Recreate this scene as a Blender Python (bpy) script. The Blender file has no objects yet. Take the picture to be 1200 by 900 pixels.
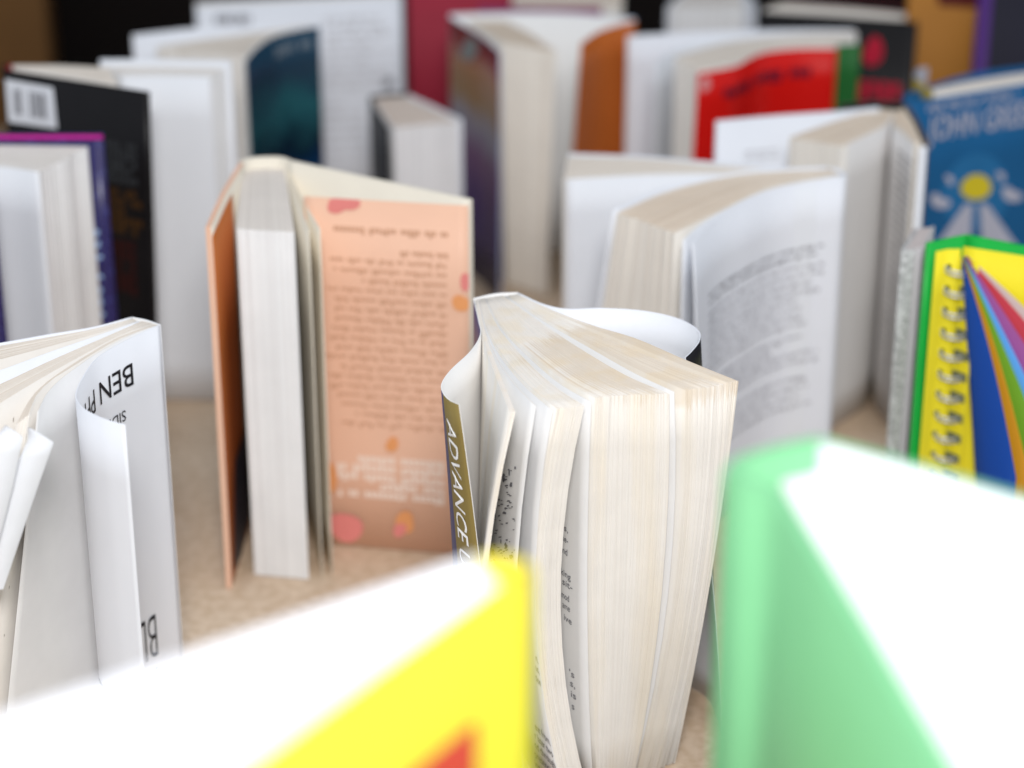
import bpy, math, random
import numpy as np
rng = np.random.default_rng(7)
random.seed(7)
R = math.radians
S = bpy.context.scene
col = S.collection

# ---------------------------------------------------------------- camera
CAM_H, PITCH, LENS, SENSOR = 0.64, R(23.1), 50.0, 23.6
F = LENS / SENSOR * 1200.0
cam = bpy.data.cameras.new('camera')
cam.lens, cam.sensor_width, cam.clip_start, cam.clip_end = LENS, SENSOR, 0.02, 50
cam.dof.use_dof = True
cam.dof.focus_distance = 1.09
cam.dof.aperture_fstop = 2.55
co = bpy.data.objects.new('camera', cam)
co.location = (0, 0, CAM_H)
co.rotation_euler = (R(90) - PITCH, 0, 0)
col.objects.link(co)
S.camera = co
S.view_settings.view_transform = 'Standard'
S.view_settings.look = 'None'
S.view_settings.exposure = 0.0
S.view_settings.gamma = 1.0

# ---------------------------------------------------------------- light
w = bpy.data.worlds.new('World')
S.world = w
w.use_nodes = True
w.node_tree.nodes['Background'].inputs[0].default_value = (0.78, 0.88, 1.0, 1)
w.node_tree.nodes['Background'].inputs[1].default_value = 0.60


def area(name, loc, aim, size, power, colour):
    l = bpy.data.lights.new(name, 'AREA')
    l.shape = 'DISK'
    l.size, l.energy, l.color = size, power, colour
    o = bpy.data.objects.new(name, l)
    o.location = loc
    d = np.array(aim, float) - np.array(loc, float)
    import mathutils
    o.rotation_euler = mathutils.Vector(d).to_track_quat('-Z', 'Y').to_euler()
    col.objects.link(o)


area('flash', (0.03, -0.16, 1.02), (0.0, 1.5, 0.10), 0.32, 17.0, (1.0, 0.98, 0.965))
area('room_fill', (0.5, 0.2, 2.3), (0.0, 1.4, 0.0), 1.4, 11.0, (1.0, 0.95, 0.9))  # unseen overhead fill, added to lift the ambient level on the far books

# ---------------------------------------------------------------- pixel geometry
cp, sp = math.cos(PITCH), math.sin(PITCH)


def ray(x, y):
    X = (x - 600) / F
    Y = (y - 450) / F
    return np.array([X, cp - Y * sp, -sp - Y * cp])


def P(x, y, z):
    d = ray(x, y)
    t = (z - CAM_H) / d[2]
    return d[:2] * t


def foot(px, top, z):
    """point at height z seen in pixel column px[0], as far away as the plan point top"""
    return np.array([(px[0] - 600) / F * (top[1] * cp - (z - CAM_H) * sp), top[1]])


def proj(p):
    p = np.asarray(p, float)
    x, y, z = p[..., 0], p[..., 1], p[..., 2] - CAM_H
    dep = y * cp - z * sp
    up = y * sp + z * cp
    return np.stack([600 + F * x / dep, 450 - F * up / dep], -1)


# ---------------------------------------------------------------- materials
MATS = {}


def principled(name, rough=0.6, spec=0.4):
    m = bpy.data.materials.new(name)
    m.use_nodes = True
    b = m.node_tree.nodes['Principled BSDF']
    b.inputs['Roughness'].default_value = rough
    b.inputs['Specular IOR Level'].default_value = spec
    return m, m.node_tree.nodes, m.node_tree.links, b


def c4(c):
    return (c[0], c[1], c[2], 1)


def plain(name, colour, rough=0.5, var=0.08, scale=40, bump=0.0, spec=0.18):
    """printed card or paint: slight mottling and grain"""
    if name in MATS:
        return MATS[name]
    m, N, L, b = principled(name, rough, spec)
    tc = N.new('ShaderNodeTexCoord')
    nz = N.new('ShaderNodeTexNoise')
    nz.inputs['Scale'].default_value = scale
    nz.inputs['Detail'].default_value = 5
    L.new(tc.outputs['Object'], nz.inputs['Vector'])
    mx = N.new('ShaderNodeMix')
    mx.data_type = 'RGBA'
    mx.inputs[6].default_value = c4([v * (1 - var) for v in colour])
    mx.inputs[7].default_value = c4([min(1, v * (1 + var)) for v in colour])
    L.new(nz.outputs['Fac'], mx.inputs[0])
    L.new(mx.outputs[2], b.inputs['Base Color'])
    if bump:
        bp = N.new('ShaderNodeBump')
        bp.inputs['Strength'].default_value = bump
        bp.inputs['Distance'].default_value = 0.001
        n2 = N.new('ShaderNodeTexNoise')
        n2.inputs['Scale'].default_value = 900
        L.new(tc.outputs['Object'], n2.inputs['Vector'])
        L.new(n2.outputs['Fac'], bp.inputs['Height'])
        L.new(bp.outputs['Normal'], b.inputs['Normal'])
    MATS[name] = m
    return m


def paper(name, dark, light, stain=None, stain_at=None, top=(.90, .83, .76)):
    """stacked leaves: every leaf (mesh island) its own tint, faint fibre; optional stain patch"""
    if name in MATS:
        return MATS[name]
    m, N, L, b = principled(name, 0.85, 0.15)
    g = N.new('ShaderNodeNewGeometry')
    ramp = N.new('ShaderNodeValToRGB')
    e = ramp.color_ramp.elements
    e[0].color, e[1].color = c4(dark), c4(light)
    e[1].position = 0.75
    L.new(g.outputs['Random Per Island'], ramp.inputs['Fac'])
    tc = N.new('ShaderNodeTexCoord')
    nz = N.new('ShaderNodeTexNoise')
    nz.inputs['Scale'].default_value = 60
    nz.inputs['Detail'].default_value = 6
    L.new(tc.outputs['Object'], nz.inputs['Vector'])
    mr = N.new('ShaderNodeMapRange')
    mr.inputs['To Min'].default_value = 0.93
    mr.inputs['To Max'].default_value = 1.04
    L.new(nz.outputs['Fac'], mr.inputs['Value'])
    mx = N.new('ShaderNodeMix')
    mx.data_type = 'RGBA'
    mx.blend_type = 'MULTIPLY'
    mx.inputs[0].default_value = 1
    L.new(ramp.outputs['Color'], mx.inputs[6])
    L.new(mr.outputs['Result'], mx.inputs[7])
    out = mx.outputs[2]
    if top:                                            # dusty, yellowed head edge of the leaves
        sx = N.new('ShaderNodeSeparateXYZ')
        L.new(g.outputs['True Normal'], sx.inputs[0])
        th = N.new('ShaderNodeMath')
        th.operation = 'GREATER_THAN'
        th.inputs[1].default_value = 0.5
        L.new(sx.outputs[2], th.inputs[0])
        mt = N.new('ShaderNodeMix')
        mt.data_type = 'RGBA'
        mt.blend_type = 'MULTIPLY'
        mt.inputs[7].default_value = c4(top)
        L.new(th.outputs[0], mt.inputs[0])
        L.new(out, mt.inputs[6])
        out = mt.outputs[2]
    if stain:
        mpp = N.new('ShaderNodeMapping')
        mpp.inputs['Scale'].default_value = (60, 60, 5)
        L.new(tc.outputs['Object'], mpp.inputs['Vector'])
        n5 = N.new('ShaderNodeTexNoise')
        n5.inputs['Scale'].default_value = 1.0
        n5.inputs['Detail'].default_value = 3
        L.new(mpp.outputs['Vector'], n5.inputs['Vector'])
        r5 = N.new('ShaderNodeMapRange')
        r5.inputs['From Min'].default_value = .45
        r5.inputs['From Max'].default_value = .62
        L.new(n5.outputs['Fac'], r5.inputs['Value'])
        m5 = N.new('ShaderNodeMix')
        m5.data_type = 'RGBA'
        m5.blend_type = 'MULTIPLY'
        m5.inputs[7].default_value = (1.0, .965, .895, 1)
        L.new(r5.outputs['Result'], m5.inputs[0])
        L.new(out, m5.inputs[6])
        out = m5.outputs[2]
        vm = N.new('ShaderNodeVectorMath')
        vm.operation = 'DISTANCE'
        mp = N.new('ShaderNodeMapping')
        mp.inputs['Scale'].default_value = stain_at[1]
        mp.inputs['Location'].default_value = [-a * s for a, s in zip(stain_at[0], stain_at[1])]
        L.new(g.outputs['Position'], mp.inputs['Vector'])
        L.new(mp.outputs['Vector'], vm.inputs[0])
        n3 = N.new('ShaderNodeTexNoise')
        n3.inputs['Scale'].default_value = 35
        L.new(tc.outputs['Object'], n3.inputs['Vector'])
        ad = N.new('ShaderNodeMath')
        ad.operation = 'MULTIPLY_ADD'
        ad.inputs[1].default_value = 0.9
        L.new(n3.outputs['Fac'], ad.inputs[0])
        L.new(vm.outputs['Value'], ad.inputs[2])
        # leaves take up the stain unevenly
        ad2 = N.new('ShaderNodeMath')
        ad2.operation = 'MULTIPLY_ADD'
        ad2.inputs[1].default_value = 0.35
        L.new(g.outputs['Random Per Island'], ad2.inputs[0])
        L.new(ad.outputs['Value'], ad2.inputs[2])
        st = N.new('ShaderNodeMapRange')
        st.inputs['From Min'].default_value = 1.45
        st.inputs['From Max'].default_value = 1.62
        st.inputs['To Min'].default_value = 1
        st.inputs['To Max'].default_value = 0
        L.new(ad2.outputs['Value'], st.inputs['Value'])
        ms = N.new('ShaderNodeMix')
        ms.data_type = 'RGBA'
        ms.blend_type = 'MULTIPLY'
        ms.inputs[7].default_value = c4(stain)
        L.new(st.outputs['Result'], ms.inputs[0])
        L.new(out, ms.inputs[6])
        out = ms.outputs[2]
    L.new(out, b.inputs['Base Color'])
    MATS[name] = m
    return m


def bands(name, stops, rough=0.35, along=1, noise=0.02, spec=0.2, constant=False):
    """printed design: colour by position on the sheet (UV in metres; along=0 width, 1 height)"""
    m, N, L, b = principled(name, rough, spec)
    uv = N.new('ShaderNodeUVMap')
    sx = N.new('ShaderNodeSeparateXYZ')
    L.new(uv.outputs['UV'], sx.inputs[0])
    nz = N.new('ShaderNodeTexNoise')
    nz.inputs['Scale'].default_value = 45
    L.new(uv.outputs['UV'], nz.inputs['Vector'])
    ma = N.new('ShaderNodeMath')
    ma.operation = 'MULTIPLY_ADD'
    ma.inputs[1].default_value = noise
    L.new(nz.outputs['Fac'], ma.inputs[0])
    L.new(sx.outputs[along], ma.inputs[2])
    lo = stops[0][0]
    hi = stops[-1][0]
    mr = N.new('ShaderNodeMapRange')
    mr.inputs['From Min'].default_value = lo + noise * .5
    mr.inputs['From Max'].default_value = hi + noise * .5
    L.new(ma.outputs['Value'], mr.inputs['Value'])
    rp = N.new('ShaderNodeValToRGB')
    if constant:
        rp.color_ramp.interpolation = 'CONSTANT'
    el = rp.color_ramp.elements
    while len(el) < len(stops):
        el.new(0.5)
    for i, (p, c) in enumerate(stops):
        el[i].position = (p - lo) / (hi - lo)
        el[i].color = c4(c)
    L.new(mr.outputs['Result'], rp.inputs['Fac'])
    L.new(rp.outputs['Color'], b.inputs['Base Color'])
    MATS[name] = m
    return m


def speckle(name, base, spot, scale=250, thresh=0.62, rough=0.4):
    m, N, L, b = principled(name, rough)
    tc = N.new('ShaderNodeTexCoord')
    nz = N.new('ShaderNodeTexNoise')
    nz.inputs['Scale'].default_value = scale
    nz.inputs['Detail'].default_value = 2
    L.new(tc.outputs['Object'], nz.inputs['Vector'])
    rp = N.new('ShaderNodeValToRGB')
    rp.color_ramp.elements[0].position = thresh
    rp.color_ramp.elements[0].color = c4(base)
    rp.color_ramp.elements[1].position = min(1, thresh + .06)
    rp.color_ramp.elements[1].color = c4(spot)
    L.new(nz.outputs['Fac'], rp.inputs['Fac'])
    L.new(rp.outputs['Color'], b.inputs['Base Color'])
    MATS[name] = m
    return m


INK = plain('black_ink', (0.015, 0.015, 0.02), 0.5)
GREYINK = plain('grey_ink', (0.16, 0.16, 0.18), 0.6)
WHITEINK = plain('white_ink', (0.85, 0.85, 0.85), 0.5)
CARD = plain('white_card', (0.76, 0.78, 0.83), 0.45, .03)
CARD_IN = plain('uncoated_card', (0.80, 0.79, 0.78), 0.7, .03)
PAGE = paper('book_paper', (0.72, 0.68, 0.63), (0.80, 0.77, 0.73))
PAGE_W = paper('white_paper', (0.70, 0.69, 0.69), (0.79, 0.79, 0.79))
PAGE_T = paper('tan_edged_paper', (0.66, 0.61, 0.55), (0.76, 0.72, 0.66), top=(.92, .80, .69))
BLANK = plain('blank_endpaper', (0.76, 0.78, 0.82), 0.75, .03)
CREAM = plain('cream_endpaper', (0.79, 0.73, 0.62), 0.75, .04)

# ---------------------------------------------------------------- sheets


def resample(pts, n, smooth):
    pts = np.asarray(pts, float)
    if smooth and len(pts) > 2:
        out = []
        q = np.vstack([2 * pts[0] - pts[1], pts, 2 * pts[-1] - pts[-2]])
        for i in range(1, len(q) - 2):
            for t in np.linspace(0, 1, 16, endpoint=False):
                p0, p1, p2, p3 = q[i - 1], q[i], q[i + 1], q[i + 2]
                out.append(.5 * ((2 * p1) + (p2 - p0) * t + (2 * p0 - 5 * p1 + 4 * p2 - p3) * t * t
                                 + (3 * p1 - p0 - 3 * p2 + p3) * t ** 3))
        out.append(q[-2])
        pts = np.array(out)
    seg = np.linalg.norm(np.diff(pts, axis=0), axis=1)
    s = np.concatenate([[0], np.cumsum(seg)])
    u = np.linspace(0, s[-1], n)
    return np.stack([np.interp(u, s, pts[:, 0]), np.interp(u, s, pts[:, 1])], 1)


class Sheet:
    """a standing sheet: plan curve (world XY) at height ztop, drawn down to z0; its free end may drift with height"""

    def __init__(self, xy, ztop, z0=0.0006, dm=(0, 0), db=(0, 0), pw=2.0, h=None, n=24, smooth=True, sag=0.0):
        self.c = resample(xy, n, smooth)
        self.ztop, self.z0, self.pw = ztop, z0, pw
        self.h = h or ztop
        self.dm, self.db = np.array(dm, float), np.array(db, float)
        d = np.diff(self.c, axis=0)
        self.len = float(np.linalg.norm(d, axis=1).sum())
        t = np.gradient(self.c, axis=0)
        t /= np.linalg.norm(t, axis=1)[:, None] + 1e-12
        self.nl = np.stack([-t[:, 1], t[:, 0]], 1)
        self.sag = sag

    def _at(self, arr, a):
        k = np.clip(a, 0, 1) * (len(arr) - 1)
        i = np.minimum(k.astype(int), len(arr) - 2)
        f = (k - i)[..., None]
        return arr[i] * (1 - f) + arr[i + 1] * f

    def pos(self, a, z, off=0.0):
        a = np.asarray(a, float)
        z = np.asarray(z, float)
        xy = self._at(self.c, a)
        nl = self._at(self.nl, a)
        q = np.clip(1 - z / self.h, 0, 1)          # 0 top, .5 middle, 1 bottom
        b_ = 4 * q * (1 - q)
        e_ = q * (2 * q - 1)
        w_ = np.clip(a, 0, 1) ** self.pw
        xy = xy + w_[..., None] * (b_[..., None] * self.dm + e_[..., None] * self.db)
        xy = xy + nl * np.asarray(off)[..., None]
        return np.concatenate([xy, (z - self.sag * np.clip(a, 0, 1) ** 2 * (z / self.h))[..., None]], -1)

    def find(self, px, py, ar=(0, 1)):
        a0, a1, z0, z1 = ar[0], ar[1], self.z0, self.ztop
        for k in range(3):
            A, Z = np.meshgrid(np.linspace(a0, a1, 120), np.linspace(z0, z1, 120), indexing='ij')
            q = proj(self.pos(A, Z))
            d = (q[..., 0] - px) ** 2 + (q[..., 1] - py) ** 2
            i = np.unravel_index(np.argmin(d), d.shape)
            da, dz = (a1 - a0) / 60, (z1 - z0) / 60
            a, z = A[i], Z[i]
            a0, a1 = max(ar[0], a - da), min(ar[1], a + da)
            z0, z1 = max(self.z0, z - dz), min(self.ztop, z + dz)
        return np.array([a * self.len, z])

    def grid(self, t, nz, base):
        """closed mesh arrays; faces tagged 0 left side, 1 right side, 2 edges"""
        na = len(self.c)
        A, Z = np.meshgrid(np.linspace(0, 1, na), np.linspace(self.z0, self.ztop, nz), indexing='ij')
        T = np.broadcast_to(np.asarray(t, float).reshape(-1, 1), A.shape) if np.ndim(t) else np.full(A.shape, t)
        vl = self.pos(A, Z, T / 2).reshape(-1, 3)
        vr = self.pos(A, Z, -T / 2).reshape(-1, 3)
        v = np.vstack([vl, vr]) - base
        n0 = na * nz
        i, j = np.meshgrid(np.arange(na - 1), np.arange(nz - 1), indexing='ij')
        a = (i * nz + j).ravel()
        b, c, d = a + nz, a + nz + 1, a + 1
        fl = np.stack([d, c, b, a], 1)
        fr = np.stack([a, b, c, d], 1) + n0
        ring = [k * nz for k in range(na)] + [(na - 1) * nz + k for k in range(1, nz)] + \
               [k * nz + nz - 1 for k in range(na - 2, -1, -1)] + [k for k in range(nz - 2, 0, -1)]
        r0 = np.array(ring)
        r1 = np.roll(r0, -1)
        fe = np.stack([r0, r1, r1 + n0, r0 + n0], 1)
        f = np.vstack([fl, fr, fe])
        tag = np.concatenate([np.zeros(len(fl)), np.ones(len(fr)), np.full(len(fe), 2)]).astype(int)
        uv = np.stack([np.concatenate([A.ravel() * self.len] * 2), np.concatenate([Z.ravel()] * 2)], 1)
        return v, f, tag, uv

    def sub(self, a0, a1, off, z0, z1, n=12):
        """a thin layer lying on this sheet between two fractions of its width"""
        a = np.linspace(a0, a1, n)
        xy = self.pos(a, np.full(n, self.h), np.full(n, off))[:, :2]
        s = Sheet(xy, z1, z0, h=self.h, n=n, smooth=False)
        return s


def mesh_object(name, v, f, mats, tag=None, uv=None, parent=None, smooth=True):
    me = bpy.data.meshes.new(name)
    v = np.asarray(v, np.float32)
    f = np.asarray(f, np.int32)
    me.vertices.add(len(v))
    me.vertices.foreach_set('co', v.ravel())
    k = f.shape[1]
    me.loops.add(f.size)
    me.loops.foreach_set('vertex_index', f.ravel())
    me.polygons.add(len(f))
    me.polygons.foreach_set('loop_start', np.arange(0, f.size, k, dtype=np.int32))
    me.polygons.foreach_set('loop_total', np.full(len(f), k, np.int32))
    for m in mats:
        me.materials.append(m)
    if tag is not None and len(mats) > 1:
        me.polygons.foreach_set('material_index', np.minimum(tag, len(mats) - 1).astype(np.int32))
    if uv is not None:
        ul = me.uv_layers.new(name='UVMap')
        ul.data.foreach_set('uv', np.asarray(uv, np.float32)[f.ravel()].ravel())
    me.update(calc_edges=True)
    me.validate()
    if smooth:
        me.polygons.foreach_set('use_smooth', (np.asarray(tag) != 2) if tag is not None else np.ones(len(f), bool))
    o = bpy.data.objects.new(name, me)
    col.objects.link(o)
    if parent is not None:
        o.parent = parent
    return o


class Book:
    def __init__(self, name, label, category, base_px=None, h=0.2, base=None, group='books standing open on the floor'):
        b = P(*base_px, h) if base is None else base
        self.base = np.array([b[0], b[1], 0.0])
        self.h = h
        e = bpy.data.objects.new(name, None)
        e.empty_display_size = 0.02
        e.location = self.base
        e['label'], e['category'] = label, category
        if group:
            e['group'] = group
        col.objects.link(e)
        self.e = e

    def xy(self, px, z=None):
        z = self.h if z is None else z
        return np.array([P(x, y, z) for x, y in px])

    def sheet(self, name, px, t, mats, mid=None, bot=None, pw=2.0, smooth=True, n=24, nz=9, z0=0.0006, ztop=None,
              parent=None, sag=0.0, xy=None):
        """mats = (left side, right side, edge) seen along the drawing direction"""
        h = ztop or self.h
        xy = self.xy(px, h) if xy is None else np.asarray(xy)
        dm = foot(mid, xy[-1], h / 2) - xy[-1] if mid else (0, 0)
        db = foot(bot, xy[-1], 0) - xy[-1] if bot else (0, 0)
        if bot and not mid:
            dm = np.array(db) / 2
        s = Sheet(xy, h, z0, dm, db, pw, n=n, smooth=smooth, sag=sag)
        v, f, tag, uv = s.grid(t, nz, self.base)
        s.o = mesh_object(name, v, f, mats, tag, uv, parent or self.e)
        s.t = t
        return s

    def layer(self, name, on, a0, a1, side, z0, z1, mat, t=0.0003):
        off = (on.t / 2 + t / 2 + 0.0002) * (1 if side == 'L' else -1)
        s = on.sub(a0, a1, off, z0, z1)
        v, f, tag, uv = s.grid(t, 4, self.base)
        s.o = mesh_object(name, v, f, [mat], tag, uv, on.o)
        s.t = t
        return s

    def block(self, name, Lc, Rc, n, mat, top=None, fill=0.97, jz=0.00018, js=0.00035, mid=None, bot=None, pw=1.6,
              m=12, nz=5, smooth=True, z0=0.0006, wob=0.0, ease=1.0, stuff=True, clump=0.0):
        """n leaves fanned between two plan curves. mid/bot = (pixel of left fore-edge, pixel of right fore-edge)"""
        h = top or self.h
        a = resample(self.xy(Lc, h), 48, smooth)
        b = resample(self.xy(Rc, h), 48, smooth)
        V, Fc, T, U = [], [], [], []
        off = 0
        gap = np.linalg.norm(a - b, axis=1) / max(1, n)
        gap = np.interp(np.linspace(0, 1, m), np.linspace(0, 1, 48), gap)
        drift = np.cumsum(rng.normal(0, 1, n))
        drift = (drift - np.linspace(drift[0], drift[-1], n)) / max(1, n ** .5)
        base_q = (np.arange(n) + .5) / n
        warp = []
        for k in range(3):
            ph = rng.random(4) * 6.28
            wv = sum(np.sin(base_q * f_ * 6.28 + ph[c]) / (c + 1) for c, f_ in enumerate((1.6, 3.7, 7.3, 13.0)))
            warp.append(np.clip(base_q + clump * wv * np.sin(base_q * math.pi) ** .5, 0, 1))
        for i in range(n):
            q = warp[0][i]
            xy = a * (1 - q) + b * q
            d = xy[-1] - xy[-2]
            d /= np.linalg.norm(d)
            xy = xy.copy()
            cut = js * (rng.normal() * .6) + wob * drift[i]
            xy = xy + np.linspace(0, 1, 48)[:, None] ** 2 * d * cut
            dm = db = (0, 0)
            if bot:
                qb, qm = warp[2][i], warp[1][i]
                fb = foot(bot[0], a[-1], 0) * (1 - qb) + foot(bot[1], b[-1], 0) * qb
                db = fb - (a[-1] * (1 - q) + b[-1] * q)
                dm = db / 2
                if mid:
                    fm = foot(mid[0], a[-1], h / 2) * (1 - qm) + foot(mid[1], b[-1], h / 2) * qm
                    dm = fm - (a[-1] * (1 - q) + b[-1] * q)
            zt = h - abs(rng.normal(0, jz))
            s = Sheet(xy, zt, z0, dm, db, pw, h=h, n=m, smooth=False)
            v, f, tag, uv = s.grid(np.maximum(gap * fill, 0.00006), nz, self.base)
            V.append(v)
            Fc.append(f + off)
            T.append(tag)
            U.append(uv)
            off += len(v)
        o = mesh_object(name, np.vstack(V), np.vstack(Fc), [mat], np.concatenate(T), np.vstack(U), self.e)
        if stuff:
            o['kind'] = 'stuff'
        return o

    # ------------------------------------------------ print on a sheet
    def _map(self, s, side, p0, ex, ey, xy):
        eps = (s.t / 2 + 0.00035) * (1 if side == 'L' else -1)
        sz = p0 + xy[:, :1] * ex + xy[:, 1:2] * ey
        return s.pos(sz[:, 0] / s.len, np.clip(sz[:, 1], s.z0, None), np.full(len(sz), eps)) - self.base

    def text(self, s, side, body, p0, p1, p2, mat, shear=0.0, name='lettering', font_w=1.0, ar=(0, 1), sz=None):
        """lettering whose baseline runs from pixel p0 to p1 and whose capitals reach from p0 to p2"""
        cu = bpy.data.curves.new('t', 'FONT')
        cu.body, cu.size, cu.shear = body, 1.0, shear
        cu.offset = 0.004 * font_w
        cu.resolution_u = 3
        ob = bpy.data.objects.new('t', cu)
        col.objects.link(ob)
        dg = bpy.context.evaluated_depsgraph_get()
        me = bpy.data.meshes.new_from_object(ob.evaluated_get(dg))
        co_ = np.array([tuple(v.co) for v in me.vertices])[:, :2]
        fs = [tuple(p.vertices) for p in me.polygons]
        bpy.data.objects.remove(ob)
        co_[:, 0] -= co_[:, 0].min()
        co_[:, 0] /= co_[:, 0].max()
        co_[:, 1] /= 0.70
        A, B, C = [np.array(q, float) for q in sz] if sz else (s.find(*p0, ar), s.find(*p1, ar), s.find(*p2, ar))
        ex, ey = B - A, C - A
        k = 1 if abs(ex[0]) > abs(ex[1]) else 0
        ex[k] = 0
        ey[1 - k] = 0
        v = self._map(s, side, A, ex, ey, co_)
        m2 = bpy.data.meshes.new(name)
        m2.from_pydata([tuple(x) for x in v], [], fs)
        m2.materials.append(mat)
        o = bpy.data.objects.new(name, m2)
        col.objects.link(o)
        o.parent = s.o
        return o

    def lines(self, s, side, p0, p1, p2, n, mat, fill=0.9, seed=0, letter=0.5, ragged=0.2, name='printed_lines', skip=(),
              weight=0.45, ar=(0, 1)):
        """small print too blurred to read: rows of word-like dashes inside the parallelogram p0 (start) p1 (row end) p2 (last row)"""
        r = np.random.default_rng(seed)
        A, B, C = s.find(*p0, ar), s.find(*p1, ar), s.find(*p2, ar)
        ex, ey = np.array([B[0] - A[0], 0]), np.array([0, C[1] - A[1]])
        W, Hh = np.linalg.norm(ex), np.linalg.norm(ey)
        lh = Hh / n
        lw = lh * letter * 0.55 / W
        V, Fq = [], []
        for k in range(n):
            if k in skip:
                continue
            x = 0.0
            end = 1 - (ragged * r.random() if r.random() < .8 else ragged * 3 * r.random())
            while x < end:
                for c in range(int(r.integers(2, 9))):
                    if x > end:
                        break
                    y0 = k / n
                    hh = (weight + (.25 if r.random() < .25 else 0)) / n
                    yy = y0 + (.12 if r.random() < .12 else 0) / n
                    i = len(V)
                    V += [(x, yy), (x + lw * fill, yy), (x + lw * fill, yy + hh), (x, yy + hh)]
                    Fq.append((i, i + 1, i + 2, i + 3))
                    x += lw * 1.15
                x += lw * 1.1
        v = self._map(s, side, A, ex, ey, np.array(V))
        o = mesh_object(name, v, Fq, [mat], None, None, s.o, smooth=False)
        return o

    def poly(self, s, side, px, mat, name='printed_shape', eps=0.0):
        pts = np.array([s.find(*p) for p in px])
        e = (s.t / 2 + 0.0003 + eps) * (1 if side == 'L' else -1)
        v = s.pos(pts[:, 0] / s.len, pts[:, 1], np.full(len(pts), e)) - self.base
        me = bpy.data.meshes.new(name)
        me.from_pydata([tuple(x) for x in v], [], [tuple(range(len(v)))])
        me.materials.append(mat)
        o = bpy.data.objects.new(name, me)
        col.objects.link(o)
        o.parent = s.o
        return o

    def blob(self, s, side, c, rx, ry, mat, name='printed_shape', k=14, rough=0.12, seed=1, eps=0.0):
        r = np.random.default_rng(seed)
        ph = r.random(4) * 6.28
        pts = []
        for i in range(k):
            a = i / k * 2 * math.pi
            q = 1 + rough * (math.sin(2 * a + ph[0]) + .6 * math.sin(3 * a + ph[1]))
            pts.append((c[0] + rx * q * math.cos(a), c[1] + ry * q * math.sin(a)))
        return self.poly(s, side, pts, mat, name, eps)


def box_object(name, lo, hi, mat):
    x0, y0, z0 = lo
    x1, y1, z1 = hi
    v = [(x0, y0, z0), (x1, y0, z0), (x1, y1, z0), (x0, y1, z0), (x0, y0, z1), (x1, y0, z1), (x1, y1, z1), (x0, y1, z1)]
    f = [(3, 2, 1, 0), (4, 5, 6, 7), (0, 1, 5, 4), (1, 2, 6, 5), (2, 3, 7, 6), (3, 0, 4, 7)]
    o = mesh_object(name, v, f, [mat], smooth=False)
    return o


# ================================================================ THE SETTING
fm, N, L, b = principled('floor_stone', 0.55, 0.3)
tc = N.new('ShaderNodeTexCoord')
n1 = N.new('ShaderNodeTexNoise')
n1.inputs['Scale'].default_value = 9
n1.inputs['Detail'].default_value = 8
n2 = N.new('ShaderNodeTexNoise')
n2.inputs['Scale'].default_value = 140
n2.inputs['Detail'].default_value = 4
L.new(tc.outputs['Object'], n1.inputs['Vector'])
L.new(tc.outputs['Object'], n2.inputs['Vector'])
r1 = N.new('ShaderNodeValToRGB')
r1.color_ramp.elements[0].position = .35
r1.color_ramp.elements[0].color = (0.56, 0.425, 0.305, 1)
r1.color_ramp.elements[1].position = .68
r1.color_ramp.elements[1].color = (0.62, 0.495, 0.375, 1)
L.new(n1.outputs['Fac'], r1.inputs['Fac'])
r2 = N.new('ShaderNodeValToRGB')
r2.color_ramp.elements[0].position = .36
r2.color_ramp.elements[0].color = (0.92, 0.88, 0.82, 1)
r2.color_ramp.elements[1].position = .62
r2.color_ramp.elements[1].color = (1.08, 1.08, 1.08, 1)
L.new(n2.outputs['Fac'], r2.inputs['Fac'])
mx = N.new('ShaderNodeMix')
mx.data_type = 'RGBA'
mx.blend_type = 'MULTIPLY'
mx.inputs[0].default_value = 1
L.new(r1.outputs['Color'], mx.inputs[6])
L.new(r2.outputs['Color'], mx.inputs[7])
L.new(mx.outputs[2], b.inputs['Base Color'])
bp = N.new('ShaderNodeBump')
bp.inputs['Strength'].default_value = .15
bp.inputs['Distance'].default_value = .002
L.new(n2.outputs['Fac'], bp.inputs['Height'])
L.new(bp.outputs['Normal'], b.inputs['Normal'])
fl = box_object('floor', (-2.5, -0.6, -0.05), (2.5, 3.2, 0), fm)
fl['kind'] = 'structure'
bw = box_object('back_wall', (-2.5, 2.30, 0.0005), (2.5, 2.36, 0.9), plain('dark_wall', (0.012, 0.009, 0.009), .8))
bw['kind'] = 'structure'
wp = box_object('wooden_post', (-0.80, 2.18, 0), (-0.478, 2.24, 0.8), plain('brown_wood', (0.22, 0.115, 0.045), .5, .25, 12))
wp['label'] = 'brown wooden post behind the black book with the barcode'
wp['category'] = 'post'

# ================================================================ BOOKS
# ---- focal advance reading copy
A = Book('paperback_book', 'thick fanned-out paperback with curled covers reading ADVANCE, in sharp focus', 'book', (580, 348), .222)
st = P(735, 415, .222)
PF = paper('proof_paper', (0.755, 0.725, 0.68), (0.79, 0.765, 0.725), (0.90, 0.845, 0.77), ((st[0] + .012, st[1] + .0, .222), (17, 17, 70)), (.97, .93, .90))
OLIVE = speckle('olive_print', (0.235, 0.175, 0.055), (0.05, 0.02, 0.02), 330, .66, .35)
NAVY = plain('navy_print', (0.045, 0.05, 0.16), .3, .25)
cov = A.sheet('front_cover', [(555, 350), (561, 376), (563, 392), (552, 411), (529, 433), (518, 449), (519, 460), (527, 469), (538, 474)],
              .0005, (CARD_IN, OLIVE, CARD_IN), mid=(568, 690), bot=(586, 925), pw=4, n=50, nz=14)
cov.o.data.materials[1] = bands('navy_olive_print', [(0, (.045, .05, .16)), (cov.len - .0165, (.235, .175, .055)), (cov.len, (.235, .175, .055))], .35, 0, .0004, constant=True)
A.fc = cov
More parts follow.
